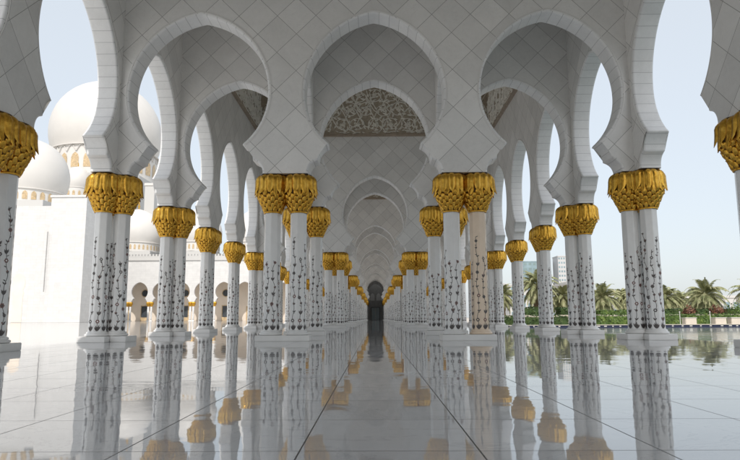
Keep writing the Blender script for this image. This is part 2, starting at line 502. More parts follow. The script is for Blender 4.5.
def plinth(parent,rects):
    bm=bmesh.new()
    for x0,x1,y0,y1 in rects:
        box(bm,x0,x1,y0,y1,0,.165,bev=.012)
    return obj('plinth',bm,m_plinth,parent)
ABH=.39
def make_pair(axis):
    t=thing('column_pair','x','columns')
    if axis=='x':
        plinth(t,[(-.775,.775,-.39,.39)]); cs=((-.385,0),(.385,0))
    else:
        plinth(t,[(-.39,.39,-.715,.715)]); cs=((0,-.325),(0,.325))
    for k,(x,y) in enumerate(cs): col_parts(t,x,y,k+(0 if axis=='x' else 2))
    return t
def make_triple(s):     # s=+1: inner column lies towards +x (left row), -1 the mirror
    t=thing('column_cluster','x','columns')
    plinth(t,[(-.40,.40,-.715,.715),(.403*s,.86*s,-.40,.40)] if s>0 else [(-.40,.40,-.715,.715),(-.86,-.403,-.40,.40)])
    for k,(x,y) in enumerate(((0,-.325),(0,.325),(.41*s,0))): col_parts(t,x,y,k+1+(1 if s<0 else 0))
    return t
ORD=['first','second','third','fourth','fifth','sixth','seventh','eighth','ninth','tenth','eleventh','twelfth','thirteenth','fourteenth','fifteenth','sixteenth','seventeenth','eighteenth','nineteenth','twentieth','twenty-first','twenty-second','twenty-third','twenty-fourth','twenty-fifth','twenty-sixth','twenty-seventh','twenty-eighth']
NB=25      # the arcade runs N0 .. N0+25 L (to the far courtyard front)
tplanes=[k for k in range(0,29) if k%4 in(0,1)]
pairx=make_pair('x'); kx=kids_of(pairx); used=False
for side,sn in((-1,'left'),(1,'right')):
    n=0
    for k in tplanes:
        loc=(side*XN,N0+k*L,0)
        if k==0: lab='nearest pair of inlaid columns %s of the central aisle, '%sn+('one shaft painted warm-lit' if side>0 else 'both shafts white')
        elif k==1: lab='white column pair right behind the nearest pair, %s edge of the central aisle'%sn
        else: lab='%s column pair from the front along the %s edge of the central aisle'%(ORD[n],sn)
        if not used: pairx.location=loc; pairx['label']=lab; pairx['group']='paired columns lining the central aisle'; used=True
        else:
            o=dup(pairx,kx,loc,lab,'paired columns lining the central aisle')
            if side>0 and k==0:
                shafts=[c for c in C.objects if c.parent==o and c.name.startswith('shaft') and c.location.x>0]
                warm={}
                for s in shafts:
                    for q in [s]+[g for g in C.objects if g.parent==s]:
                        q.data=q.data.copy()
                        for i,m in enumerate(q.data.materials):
                            if m in(m_shaft,m_plinth): q.data.materials[i]=m_warm  # shaft and base ring take the painted warm glow
                    s['label']='shaft tinted peach for warm light'
        n+=1
pairy=make_pair('y'); ky=kids_of(pairy); used=False
tl=make_triple(1); ktl=kids_of(tl); tr=make_triple(-1); ktr=kids_of(tr); ul=ur=False
grp='columns of the outer rows'
for side,sn,bg in((-1,'left','white courtyard buildings'),(1,'right','pool and palm garden')):
    n=0
    for k in range(-1,26):
        loc=(side*XO,N0+k*L,0)
        if k==-1: lab='column pair cut off by the %s edge of the picture'%sn
        else:
            kind='cluster of three' if k%4 in(0,1) else 'slim pair'
            lab='%s of white columns, %s from the front in the %s outer row'%(kind,ORD[n],sn)
        n+=1
        if k%4 in(0,1):
            if side<0:
                if not ul: o=tl; ul=True; o.location=loc; o['label']=lab; o['group']=grp
                else: dup(tl,ktl,loc,lab,grp)
            else:
                if not ur: o=tr; ur=True; o.location=loc; o['label']=lab; o['group']=grp
                else: dup(tr,ktr,loc,lab,grp)
        else:
            if not used: o=pairy; used=True; o.location=loc; o['label']=lab; o['group']=grp
            else: dup(pairy,ky,loc,lab,grp)

# ------------------------------------------------------------------ arcade walls
ZT=17.2; ZN=12.4
tw_me=None
tcent=[-5.28,0,5.28]
bm=arch_wall(tcent,-XA,XA,ZT,TT)
tw0=obj('transverse_arch_wall',bm,[m_wall,m_soff]); rm0=obj('arch_fillet',rim_bm(tcent,TT),m_plinth,tw0)
first=True; n=0
for k in [-4,-3]+tplanes:
    y=N0+k*L
    if k<0: lab='grey marble arch wall spanning the arcade behind the viewer'
    elif k==0: lab='nearest grey diamond-tiled marble wall with three keyhole arches across the arcade'
    elif k==1: lab='second diamond-tiled arch wall, framed inside the arches of the nearest one'
    elif k==28: lab='last arch wall closing the far end of the central aisle'
    else: lab='%s diamond-tiled arch wall across the arcade, counted from the front'%ORD[n]
    if k>=0: n+=1
    if first: o=tw0; r=rm0; first=False; o.location=(0,y,0); tag(o,lab,'arch wall','arch walls crossing the arcade')
    else:
        o=tw0.copy(); C.objects.link(o); r=rm0.copy(); C.objects.link(r); r.parent=o
        o.location=(0,y,0); o['label']=lab
# outer longitudinal walls (local x runs along world y)
k0,k1=-8,25
cent=[(k+.5)*L for k in range(k0,k1)]
bmL=arch_wall(cent,k0*L-.3,k1*L+.3,ZT,XB-XA)
ow=obj('outer_arcade_wall',bmL,[m_wall,m_soff]); fr=obj('arch_fillet',rim_bm(cent,XB-XA),m_plinth,ow)
ow.rotation_euler=(0,0,PI/2); ow.location=(-(XA+XB)/2,N0,0)
tag(ow,'long wall of keyhole arches on the left, open to the courtyard with white domes','arcade wall','outer arcade walls')
o2=ow.copy(); C.objects.link(o2); r=fr.copy(); C.objects.link(r); r.parent=o2
o2.location=((XA+XB)/2,N0,0); o2['label']='long wall of keyhole arches on the right, open to the pool and palms'
# inner longitudinal walls in the narrow bays
bmI=arch_wall([0],-L/2+TT/2+.003,L/2-TT/2-.003,ZN,.56)
iw=obj('aisle_arch_wall',bmI,[m_wall,m_soff]); ir=obj('arch_fillet',rim_bm([0],.56),m_plinth,iw); iw.rotation_euler=(0,0,PI/2)
f1=True;n=0
for k in [0]+list(range(4,25,4)):
    n+=1
    for side,sn in((-1,'left'),(1,'right')):
        lab='single arch wall from the %s to the next column pair, %s aisle edge'%(ORD[2*(n-1)],sn)
        loc=(side*XN,N0+(k+.5)*L,0)
        if f1: o=iw; f1=False; tag(o,lab,'arch wall','short arch walls between paired columns')
        else:
            o=iw.copy(); C.objects.link(o); r=ir.copy(); C.objects.link(r); r.parent=o; o['label']=lab
        o.location=loc
# ceilings of narrow bays
def ceil(k,L0,L1,z):
    bm=bmesh.new(); box(bm,-XA,XA,L0,L1,z,z+.3); return bm
cb=bmesh.new(); box(cb,-XA+.003,XA-.003,-L/2+TT/2+.003,L/2-TT/2-.003,ZN+.004,ZN+.3)
cn=obj('flat_ceiling',cb,m_plaster); f1=True
for k in [-4,0]+list(range(4,25,4)):
    o=cn if f1 else cn.copy()
    if not f1: C.objects.link(o)
    f1=False; o.location=(0,N0+(k+.5)*L,0); struct(o)

# ------------------------------------------------------------------ domed halls: frieze, ceiling, dome
def vine_bm(W,Hh,seed):
    rd=random.Random(seed); bm=bmesh.new()
    def ribbon(pts,w,lift=.05):
        A=[];B=[];c=[]
        n=len(pts)
        for i,(x,z) in enumerate(pts):
            a=pts[max(i-1,0)];b_=pts[min(i+1,n-1)]; dx,dz=b_[0]-a[0],b_[1]-a[1]; l=math.hypot(dx,dz) or 1
            ww=w*(1-.55*i/n)
            nx,nz=-dz/l*ww,dx/l*ww
            A.append(bm.verts.new((x+nx,-.01,z+nz))); c.append(bm.verts.new((x,-lift,z))); B.append(bm.verts.new((x-nx,-.01,z-nz)))
        for i in range(n-1):
            bm.faces.new((A[i],A[i+1],c[i+1],c[i])); bm.faces.new((c[i],c[i+1],B[i+1],B[i]))
    def leaf(x,z,a,l,w,lift=.07):
        ca,sa=math.cos(a),math.sin(a); L_=[];R_=[]
        pts=[(0,0),(.15,.5),(.35,.95),(.6,.8),(.82,.4),(1,0)]
        bend=rd.uniform(-.25,.25)
        def T(t,s): 
            yy=s*w/2+bend*l*t*t; return (x+t*l*ca-yy*sa,z+t*l*sa+yy*ca)
        mid=[];
        for t,s in pts:
            mid.append(bm.verts.new((T(t,0)[0],-lift,T(t,0)[1])))
            u=T(t,s);v=T(t,-s); L_.append(bm.verts.new((u[0],-.01,u[1]))); R_.append(bm.verts.new((v[0],-.01,v[1])))
        for i in range(len(pts)-1):
            bm.faces.new((L_[i],L_[i+1],mid[i+1],mid[i])); bm.faces.new((mid[i],mid[i+1],R_[i+1],R_[i]))
    def flower(x,z,r):
        for k in range(6): leaf(x,z,k*PI/3+rd.random()*.2,r,r*.62,.09)
    def clampz(p): return (p[0],min(max(p[1],.12),Hh-.12))
    sx=1.04; nc=int(W/sx); sz_=(Hh-.2)/3.0
    for row in range(3):
        for c in range(nc+1):
            x0=-W/2+(c+(.5 if row%2 else 0))*W/nc; z0=.12+sz_*(row+.5)
            if x0<-W/2+.35 or x0>W/2-.35: continue
            s=1 if (c+row)%2 else -1; ph=rd.uniform(-.3,.3)+(-PI/2 if row==0 else PI*rd.random()); pts=[]; r0=.56*rd.uniform(.9,1.06)
            for q in range(26):
                t=q/25; a=ph+s*t*PI*3.1; rr=r0*(1-t)**.75+.07; pts.append((x0+rr*math.cos(a),z0+rr*.92*math.sin(a)))
            pts=[clampz((min(max(a,-W/2+.08),W/2-.08),b_)) for a,b_ in pts]
            ribbon(pts,.036)
            for q in range(1,22,2):
                x,z=pts[q]; nx_,nz_=pts[q+1]; ta=math.atan2(nz_-z,nx_-x)
                leaf(x,z,ta-s*rd.uniform(.5,.95)*(1 if q%4==1 else -1),rd.uniform(.26,.44)*(1-.35*q/22),rd.uniform(.12,.18))
            flower(x0,z0,rd.uniform(.16,.23))
    for row in range(2):      # long waving stems that cross the scrolls
        for sg in(-1,1):
            pts=[(-W/2+.1+(W-.2)*q/120,.2+sz_*(row+.9)+sg*sz_*.62*math.sin(q*.42+row)) for q in range(121)]
            ribbon([clampz(p_) for p_ in pts],.05)
    for i in range(int(W*4)):
        x=rd.uniform(-W/2+.2,W/2-.2); leaf(x,rd.uniform(.12,.3),rd.choice((0,PI))+rd.uniform(-.5,.5),rd.uniform(.2,.34),rd.uniform(.07,.11))
    return bm
FZ0,FZ1=12.72,16.05
HW=3*L-TT
def frieze_panel(W):
    bm=bmesh.new(); box(bm,-W/2,W/2,-.06,0,0,FZ1-FZ0)
    return bm
def border(W):
    bm=bmesh.new()
    box(bm,-W/2,W/2,-.16,0,-.16,-.002); box(bm,-W/2,W/2,-.12,0,FZ1-FZ0+.002,FZ1-FZ0+.14)
    return bm
Wt=2*XA-.02; Wl=HW-.36
protos={}
for nm,W in(('t',Wt),('l',Wl)):
    e=thing('carved_frieze','x','frieze',group='carved friezes under the domes')
    p=obj('ground_panel',frieze_panel(W),m_tan,e)
    v=obj('vine_relief',vine_bm(W,FZ1-FZ0,3 if nm=='t' else 9),m_cream,e); v.location=(0,-.06,0)
    obj('border',border(W),m_brown,e)
    protos[nm]=(e,kids_of(e))
usedp={'t':False,'l':False}
def put_frieze(nm,loc,rz,lab):
    e,k=protos[nm]
    if not usedp[nm]: usedp[nm]=True; e.location=loc; e.rotation_euler=(0,0,rz); e['label']=lab
    else: dup(e,k,loc,lab,rz=rz)
# domed halls start at plane index 1+4m
def hall_roof():
    bm=bmesh.new(); hw=3*L/2-TT/2-.005; xw=XA-.005; rr=5.6; z=ZT-.02
    seg=48
    inner=[(rr*math.cos(2*PI*i/seg),rr*math.sin(2*PI*i/seg)) for i in range(seg)]
    outer=[]
    for i in range(seg):
        a=2*PI*i/seg; c,s=math.cos(a),math.sin(a); t=min(xw/abs(c) if abs(c)>1e-6 else 9e9,hw/abs(s) if abs(s)>1e-6 else 9e9)
        outer.append((t*c,t*s))
    for zz,fl in((z-.6,True),(z,False)):
        vi=[bm.verts.new((x,y,zz)) for x,y in inner]; vo=[bm.verts.new((x,y,zz)) for x,y in outer]
        for i in range(seg):
            j=(i+1)%seg; q=(vi[i],vi[j],vo[j],vo[i]); bm.faces.new(q)
    for c in((xw,hw),(-xw,hw),(-xw,-hw),(xw,-hw)):
        # corner fill
        pass
    return bm
def dome_bm():
    bm=bmesh.new(); rr=5.6; z=ZT-.62
    pr=[(rr,z),(rr,z+1.5)]+[(rr*math.cos(a)*1.0,z+1.5+rr*1.05*math.sin(a)) for a in [PI/2*i/14 for i in range(1,14)]]+[(.02,z+1.5+rr*1.05)]
    lathe(bm,pr,48)
    pr2=[(r+.3,zz+.1) for r,zz in pr[1:]]
    lathe(bm,[(rr+.3,z+.62)]+pr2,48)
    return bm
def sq_roof():
    bm=bmesh.new(); hw=3*L/2-TT/2-.005; xw=XA-.005; rr=5.65; z=ZT-.62
    # four solid trapezoid-like slabs around a square hole plus ring
    box(bm,-xw,xw,rr,hw,z,z+.6); box(bm,-xw,xw,-hw,-rr,z,z+.6)
    box(bm,rr,xw,-rr+.002,rr-.002,z,z+.6); box(bm,-xw,-rr,-rr+.002,rr-.002,z,z+.6)
    # corner spandrels between square hole and circle
    seg=12
    for sx in(1,-1):
        for sy in(1,-1):
            pts=[(rr*.99*math.cos(PI/2*i/seg),rr*.99*math.sin(PI/2*i/seg)) for i in range(seg+1)]
            for zz in(z+.05,):
                f=ngon(bm,[(sx*rr,sy*rr,zz)]+[(sx*x,sy*y,zz) for x,y in pts],0)
    return bm
hr=thing('domed_ceiling','x','ceiling',group='domed ceilings of the square halls')
obj('ceiling_slab',sq_roof(),m_plaster,hr); obj('dome_shell',dome_bm(),m_plaster,hr)
kh=kids_of(hr); f1=True; n=0
for m_ in range(-2,7):
    ya=N0+(1+4*m_)*L if m_>-2 else N0-7*L
    yc=ya+1.5*L
    if yc>N0+28*L: break
    lab='plain pale domed ceiling over the square hall %s'%('behind the viewer' if m_==-2 else 'nearest the viewer' if m_==-1 else 'behind arch wall %s'%ORD[2*m_+1])
    if f1: hr.location=(0,yc,0); hr['label']=lab; f1=False
    else: dup(hr,kh,(0,yc,0),lab)
    if m_>=-1:
        nm='nearest hall, mostly above the picture' if m_==-1 else 'hall behind the %s arch wall'%ORD[2*m_+1]
        put_frieze('t',(0,yc+1.5*L-TT/2-.002,FZ0),0,'carved cream vine frieze on the far wall of the %s'%nm)
        if m_<4:
            put_frieze('l',(-XA+.002,yc,FZ0),PI/2,'carved cream vine frieze along the left side of the %s'%nm)
            put_frieze('l',(XA-.002,yc,FZ0),-PI/2,'carved cream vine frieze along the right side of the %s'%nm)

# ------------------------------------------------------------------ far end of the aisle
ye=N0+28*L+3.2
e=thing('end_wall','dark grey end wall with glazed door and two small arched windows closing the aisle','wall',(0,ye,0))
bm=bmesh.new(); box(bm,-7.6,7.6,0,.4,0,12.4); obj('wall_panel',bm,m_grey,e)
bm=bmesh.new()
for a in((-1.3,-1.1,0,3.55),(1.1,1.3,0,3.55),(-1.1,1.1,3.4,3.6)): box(bm,a[0],a[1],-.12,-.002,a[2],a[3])
fo=obj('door_frame',bm,m_dark,e)
for s in(-1,1):
    bm=bmesh.new(); box(bm,min(.03*s,1.07*s),max(.03*s,1.07*s),-.06,-.003,.05,3.38); obj('glazed_door',bm,m_towerglass,e)
for s in(-1,1):
    bm=bmesh.new(); pts=[(-.6,5.4),(-.6,6.6),(-.5,7),(-.3,7.3),(0,7.5),(.3,7.3),(.5,7),(.6,6.6),(.6,5.4)]
    ngon(bm,[(s*.85+x,-.03,z) for x,z in pts]); ngon(bm,[(s*.85+x*.8,-.05,z) for x,z in pts])
    m_,nt_,b_=(None,None,None)
    obj('arched_window',bm,m_post,e)
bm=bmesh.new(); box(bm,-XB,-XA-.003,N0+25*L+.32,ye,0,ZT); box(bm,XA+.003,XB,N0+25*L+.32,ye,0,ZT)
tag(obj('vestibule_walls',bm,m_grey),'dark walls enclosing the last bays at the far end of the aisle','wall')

# ------------------------------------------------------------------ ground
bm=bmesh.new(); box(bm,-8.75,8.9,-30,ye+4,-.3,0); o=struct(obj('arcade_floor',bm,m_floor))
bm=bmesh.new(); box(bm,-160,-8.753,-30,240,-.3,-.012); struct(obj('courtyard_floor',bm,m_court))
bm=bmesh.new(); box(bm,8.9,240,-30,42,-.9,-.10); struct(obj('pool_water',bm,m_water))
bm=bmesh.new(); box(bm,-1500,1500,-600,1900,-1.4,-.95)
struct(obj('ground',bm,m_ground))
bm=bmesh.new(); box(bm,8.903,240,42.6,400,-.94,-.02); struct(obj('garden_path',bm,m_path))
# pool edge with blue mosaic band
e=thing('pool_edge','low pool edge with dark blue mosaic band and pale coping in front of the hedges','pool edge',(0,42,0))
bm=bmesh.new(); box(bm,8.92,200,.0,.6,-.3,.06); obj('mosaic_band',bm,m_blue,e)
bm=bmesh.new(); box(bm,8.92,200,-.03,.65,.062,.10,bev=.008); obj('coping',bm,m_bench,e)
bm=bmesh.new()
x=9.2
while x<70:
    box(bm,x,x+rnd.uniform(.08,.2),-.012,-.001,-.04,.03); x+=rnd.uniform(.45,.8)
obj('pale_mosaic',bm,m_concrete,e)

# ------------------------------------------------------------------ far courtyard facade (left)
YF=155
e=thing('courtyard_arcade','sunlit white arcade across the courtyard with keyhole arches and small gold capitals','arcade',(0,YF,0))
cs=[-60.1+5.36*i for i in range(-3,10)]
xs0,xs1=cs[0]-2.68,cs[-1]+2.68
bm=arch_wall(cs,xs0,xs1,15.4,.7); obj('arch_front',bm,[m_fac,m_fac],e)
bm=bmesh.new(); box(bm,xs0,xs1,6.0,6.4,0,15.3); obj('back_wall',bm,m_beige,e)
bm=bmesh.new(); box(bm,xs0,xs1,.36,6.6,15.42,15.7); obj('roof',bm,m_fac,e)
bm=bmesh.new(); box(bm,xs0,xs1,-.6,.38,15.42,15.75); box(bm,xs0,xs1,-.3,.2,15.75,16.6)
x=xs0
while x<xs1-.5:
    box(bm,x,x+.42,-.3,.2,16.6,17.1,bev=0); x+=.8
obj('crenellated_parapet',bm,m_fac,e)
for i,c in enumerate(cs):
    bm=bmesh.new()
    if i%2==1 or i%4==3:
        for r,mi,y in((1.05,0,5.95),(.85,1,5.92)):
            ngon(bm,[(c-.9+r*math.cos(2*PI*k/24),y,7.3+r*math.sin(2*PI*k/24)) for k in range(24)][::-1],mi)
        obj('round_window',bm,[m_goldwin,m_dark],e)
        bm=bmesh.new(); box(bm,c-1.9,c+.1,5.9,5.99,0.1,4.1,0); box(bm,c-1.7,c-.1,5.86,5.898,1.0,3.9,1); obj('lattice_door',bm,[m_goldwin,m_dark],e)
    else:
        box(bm,c-.8,c+.8,5.9,5.99,.1,3.8,1); obj('lattice_door',bm,[m_goldwin,m_goldwin],e)
for i in range(len(cs)+1):
    x=xs0+5.36*i
    lab='distant sunlit column pair of the courtyard arcade, number %s from the left end'%(ORD[i])
    lab='distant sunlit column pair, %s from the left end of the courtyard arcade'%ORD[i]
    dup(pairx,kx,(x,YF,0),lab,'columns of the far courtyard arcade')

def dome(name_lab,cat,x,y,zb,Rr,Hh,drum_h=0,drum_r=None,nwin=0,win=(.5,1.2),finial=True,grp=None,scallop=False,base=None):
    e=thing('white_dome',name_lab,cat,(x,y,0),grp)
    bm=bmesh.new(); pr=[]
    dr=drum_r or Rr*.86
    for i in range(15):
        t=i/14
        # bulging onion-like hemisphere profile
        a=-.42+(PI/2+.42)*t
        r=Rr*math.cos(a); z=zb+Hh*(math.sin(a)+math.sin(.42))/(1+math.sin(.42))
        if t>.8: z+= (t-.8)**2*Hh*.9
        pr.append((max(r,.02),z))
    lathe(bm,pr,56); obj('dome_shell',bm,m_dome,e)
    if drum_h:
        bm=bmesh.new(); lathe(bm,[(dr,zb-drum_h),(dr,zb-.25),(dr*1.04,zb-.2),(dr*1.04,zb),(pr[0][0],zb+.01)],56,smooth=False); dobj=obj('drum',bm,m_dome,e)
        if base: 
            bm=bmesh.new(); box(bm,-base,base,-base,base,0,zb-drum_h); obj('base_block',bm,m_fac,e)
    for k in range(nwin):
        a=2*PI*k/nwin
        if math.sin(a)>.35: continue
        bm=bmesh.new(); w,h=win
        pts=[(-w/2,0),(w/2,0),(w/2,h*.62),(w*.36,h*.84),(0,h),(-w*.36,h*.84),(-w/2,h*.62)]
        tx=Vector((-math.sin(a),math.cos(a),0)); nn=Vector((math.cos(a),math.sin(a),0)); c=nn*(dr+.04)+Vector((0,0,zb-drum_h+ (drum_h-h)*.42))
        vs=[tuple(c+tx*u+Vector((0,0,v))) for u,v in pts]
        ngon(bm,vs,0)
        o=obj('arched_window',bm,m_goldwin,e)
    if scallop:
        bm=bmesh.new()
        nn_=32
        for k in range(nn_):
            a0=2*PI*k/nn_; 
            if math.sin(a0)>.4: continue
            pts=[]
            for q in range(9):
                t=q/8; a=a0+(t-.5)*2*PI/nn_*.96; pts.append(((dr+.25)*math.cos(a),(dr+.25)*math.sin(a),zb-.3-scallop*(1-math.sin(t*PI))))
            tube(bm,pts,.13,5)
        obj('scalloped_band',bm,m_dome,e)
    if finial:
        bm=bmesh.new(); zt=pr[-1][1]; s=Rr/10
        lathe(bm,[(.02,zt-.2),(.5*s,zt),(.2*s,zt+.5*s),(.55*s,zt+1.1*s),(.15*s,zt+1.7*s),(.35*s,zt+2.1*s),(.03,zt+3.2*s)],12); obj('finial',bm,m_gold,e)
    return e
dome('medium white dome over the white building, ringed by golden windows','dome',-77.9,133,28.6,8.3,12.4,drum_h=3.0,drum_r=7.6,nwin=28,win=(1.0,1.9),base=7.9)
dome('largest white dome, cream and partly hidden by the arches, highest of all','dome',-87.0,190,52.5,17.0,24.5,drum_h=9,drum_r=15.9,nwin=26,win=(2.4,4.6),scallop=1.9,base=16)
dome('small white dome squeezed between the medium dome and the nearest left columns','dome',-86.6,172,38.2,3.6,6.4,drum_h=3.2,drum_r=3.3,nwin=14,win=(.7,1.4),base=3.2)
dome('small white dome just right of the largest dome, beside the slim white tower','dome',-73.8,176,40.0,3.6,6.4,drum_h=3.2,drum_r=3.3,nwin=14,win=(.7,1.4),base=3.2)
for i in range(4):
    lab=['low white dome above the courtyard arcade, seen between the two nearest left columns','low white dome above the courtyard arcade, second from the left','low white dome above the courtyard arcade, third from the left','low white dome above the courtyard arcade, rightmost'][i]
    dome(lab,'dome',-66.6+17*i,168,21.4,6.6,9.6,drum_h=2.6,drum_r=6.0,nwin=34,win=(.5,1.4),grp='domes above the courtyard arcade',base=5.9)
# white building at left
e=thing('white_building','tall plain white marble building at the left with a keyhole niche','building',(0,0,0))
bm=bmesh.new(); uv=bm.loops.layers.uv.new('UVMap'); box(bm,-65.4,-58.2,120,134,0,25.1); box(bm,-90,-65.41,121.5,134,0,23.6)
box(bm,-65.6,-58.0,119.8,134,25.1,25.5)
for f in bm.faces:
    for lp in f.loops: lp[uv].uv=((lp.vert.co.x if abs(f.normal.y)>.5 else lp.vert.co.y),lp.vert.co.z)
bm.normal_update()
for f in bm.faces:
    for lp in f.loops: lp[uv].uv=((lp.vert.co.x if abs(f.normal.y)>.5 else lp.vert.co.y),lp.vert.co.z)
obj('walls',bm,m_fac,e)
bm=bmesh.new(); sc=.82
pts=[(x*sc,(z-HC)*sc*1.0+5.7) for x,z in arch_full(0)]
fx=-71.6
ngon(bm,[(fx-1.0,121.46,.1)]+[(fx-1.0,121.46,5.6)]+[(fx+x*.75,121.46,z) for x,z in pts]+[(fx+1.0,121.46,5.6),(fx+1.0,121.46,.1)])
obj('keyhole_niche',bm,m_beige,e)
bm=bmesh.new(); tube(bm,[(-65.5,119.6,6),(-65.5,119.6,18)],.11,8); obj('wall_conduit',bm,m_grey,e)
e=thing('slim_tower','slim square white tower rising behind the courtyard arcade','tower',(-64.8,172,0))
bm=bmesh.new(); box(bm,-1.4,1.4,-1.4,1.4,0,38.6); obj('tower_shaft',bm,m_fac,e)
bm=bmesh.new(); box(bm,-1.6,1.6,-1.6,1.6,38.6,39.4,bev=.1); obj('tower_cap',bm,m_dome,e)
bm=bmesh.new(); box(bm,-150,20,176,200,0,19); tag(obj('prayer_hall_block',bm,m_fac),'long low white block behind the courtyard arcade carrying the domes','building')

# ------------------------------------------------------------------ garden (right)
def leafy_box(bm,x0,x1,y0,y1,z0,z1,dens,sz,rd,mi=0):
    def card(p,n):
        n=(n+Vector((rd.uniform(-.7,.7),rd.uniform(-.7,.7),rd.uniform(-.5,.9)))).normalized()
        a=n.orthogonal().normalized(); a=(Matrix.Rotation(rd.uniform(0,6.28),3,n)@a); c=n.cross(a); s=sz*rd.uniform(.6,1.3)
        ngon(bm,[p-a*s,p+c*s*.5,p+a*s,p-c*s*.5],mi)
    faces=[((x0,y0,z0),(x1-x0,0,0),(0,0,z1-z0),Vector((0,-1,0))),((x0,y0,z1),(x1-x0,0,0),(0,y1-y0,0),Vector((0,0,1))),
           ((x0,y0,z0),(0,y1-y0,0),(0,0,z1-z0),Vector((-1,0,0))),((x1,y0,z0),(0,y1-y0,0),(0,0,z1-z0),Vector((1,0,0)))]
    for o,u,v,n in faces:
        o,u,v=Vector(o),Vector(u),Vector(v)
        for i in range(int(u.length*v.length*dens)):
            p=o+u*rd.random()+v*rd.random()+n*rd.uniform(-.07,.05)
            p.z+=.04*math.sin(p.x*1.7)+.03*math.sin(p.x*4.1+1)
            card(p,n)
def hedge(lab,x0,x1,y0,y1,h,mat,dens=70,sz=.09,seed=1,group=None):
    rd=random.Random(seed)
    e=thing('clipped_hedge',lab,'hedge',((x0+x1)/2,(y0+y1)/2,0),group)
    w,d=(x1-x0)/2,(y1-y0)/2
    bm=bmesh.new(); box(bm,-w+.08,w-.08,-d+.08,d-.08,-.05,h-.08); leafy_box(bm,-w,w,-d,d,0,h,dens,sz,rd)
    obj('foliage',bm,mat,e)
    return e
hedge('long bright green clipped hedge just behind the pool edge, right of the nearest right columns',20.6,36,47,48.4,.80,m_hedge,seed=3)
hedge('bright green clipped hedge behind the pool edge between the two nearest right column clusters',15.6,20.3,47,48.4,.76,m_hedge,seed=4)
hedge('short green hedge behind the pool edge, seen between slimmer right columns',9.6,14.8,47,48.4,.72,m_hedge2,seed=14)
hedge('dark clipped hedge behind the low cream wall, right of the nearest right columns',27.5,46,61,63,1.32,m_hedge2,dens=40,sz=.13,seed=5)
hedge('rounded green hedge block left of the second right column cluster',18.7,21.4,62,64,1.6,m_hedge2,dens=50,sz=.13,seed=6)
hedge('green hedge block between the third and fourth right columns',14.3,17.4,62,64,1.6,m_hedge2,dens=50,sz=.13,seed=8)
hedge('mid green hedge seen between the first two right clusters, behind the low cream wall',22.4,27.0,61,63,1.25,m_hedge,dens=40,sz=.13,seed=7)
bm=bmesh.new(); box(bm,9.3,60,52,52.3,0,.76); box(bm,9.3,60,51.97,52.33,.762,.80,bev=.01)
tag(obj('low_garden_wall',bm,m_bench),'low cream garden wall running between the front hedge and the palms','wall')
def shrub(lab,x,y,r,h,mat,seed):
    rd=random.Random(seed); bm=bmesh.new()
    for i in range(420):
        d=Vector((rd.gauss(0,1),rd.gauss(0,1),rd.gauss(0,1))).normalized(); q=rd.uniform(.55,1)*(1+.15*math.sin(d.x*5+seed)+.12*math.cos(d.y*6))
        p=Vector((d.x*r*q,d.y*r*q,h*.55+d.z*h*.5*q)); n=(d+Vector((rd.uniform(-.6,.6),)*3)).normalized(); a=n.orthogonal().normalized(); c=n.cross(a); s=.13*rd.uniform(.6,1.3)
        ngon(bm,[p-a*s,p+c*s*.5,p+a*s,p-c*s*.5])
    e=thing('garden_shrub',lab,'shrub',(x,y,0),'shrubs in the palm garden'); obj('foliage',bm,mat,e)
    bm=bmesh.new()
    for k in range(5): tube(bm,[(0,0,0),(r*.4*math.cos(k*1.3),r*.4*math.sin(k*1.3),h*.6)],.03,5)
    obj('stems',bm,m_wood,e)
shrub('small russet shrub below the leftmost palm right of the nearest right columns',29.6,58,.75,1.5,m_shrub,2)
shrub('russet shrub to the left of the broad palm trunk',32.2,58,.8,1.7,m_shrub,3)
shrub('green rounded shrub under the broad central palm',34.2,58,1.2,1.75,m_hedge,4)
shrub('yellow-green shrub right of the broad palm trunk',37.0,58,1.1,1.7,m_hedge,5)
shrub('reddish shrub under the right side of the broad palm',35.9,57,.8,1.35,m_shrub,6)
# sandstone blocks and bollards
kb=0
def bench(x,w,lab):
    bm=bmesh.new(); box(bm,x,x+w,44.6,45.2,0,.50,bev=.03); e=thing('stone_block',lab,'block',(0,0,0),'stone blocks by the pool edge')
    obj('block_body',bm,m_bench,e); bm=bmesh.new(); box(bm,x-.02,x+w+.02,44.58,45.22,.502,.55,bev=.008); obj('top_slab',bm,m_concrete,e)
bench(22.45,.8,'square sandstone block by the pool edge, leftmost of three'); bench(24.6,.8,'square sandstone block by the pool edge, middle of three'); bench(25.75,.75,'square sandstone block by the pool edge, rightmost of three')
def bollard(x,lab):
    e=thing('bollard_light',lab,'bollard',(x,45,0),'bollard lights by the pool edge')
    bm=bmesh.new(); tube(bm,[(0,0,0),(0,0,.9)],.022,8); obj('post',bm,m_post,e)
    bm=bmesh.new(); lathe(bm,[(.02,.89),(.04,.9),(.04,.98),(.02,1.0)],10); obj('lamp_head',bm,m_concrete,e)
bollard(22.25,'thin pale bollard light beside the leftmost sandstone block'); bollard(24.45,'thin pale bollard light beside the middle sandstone block')

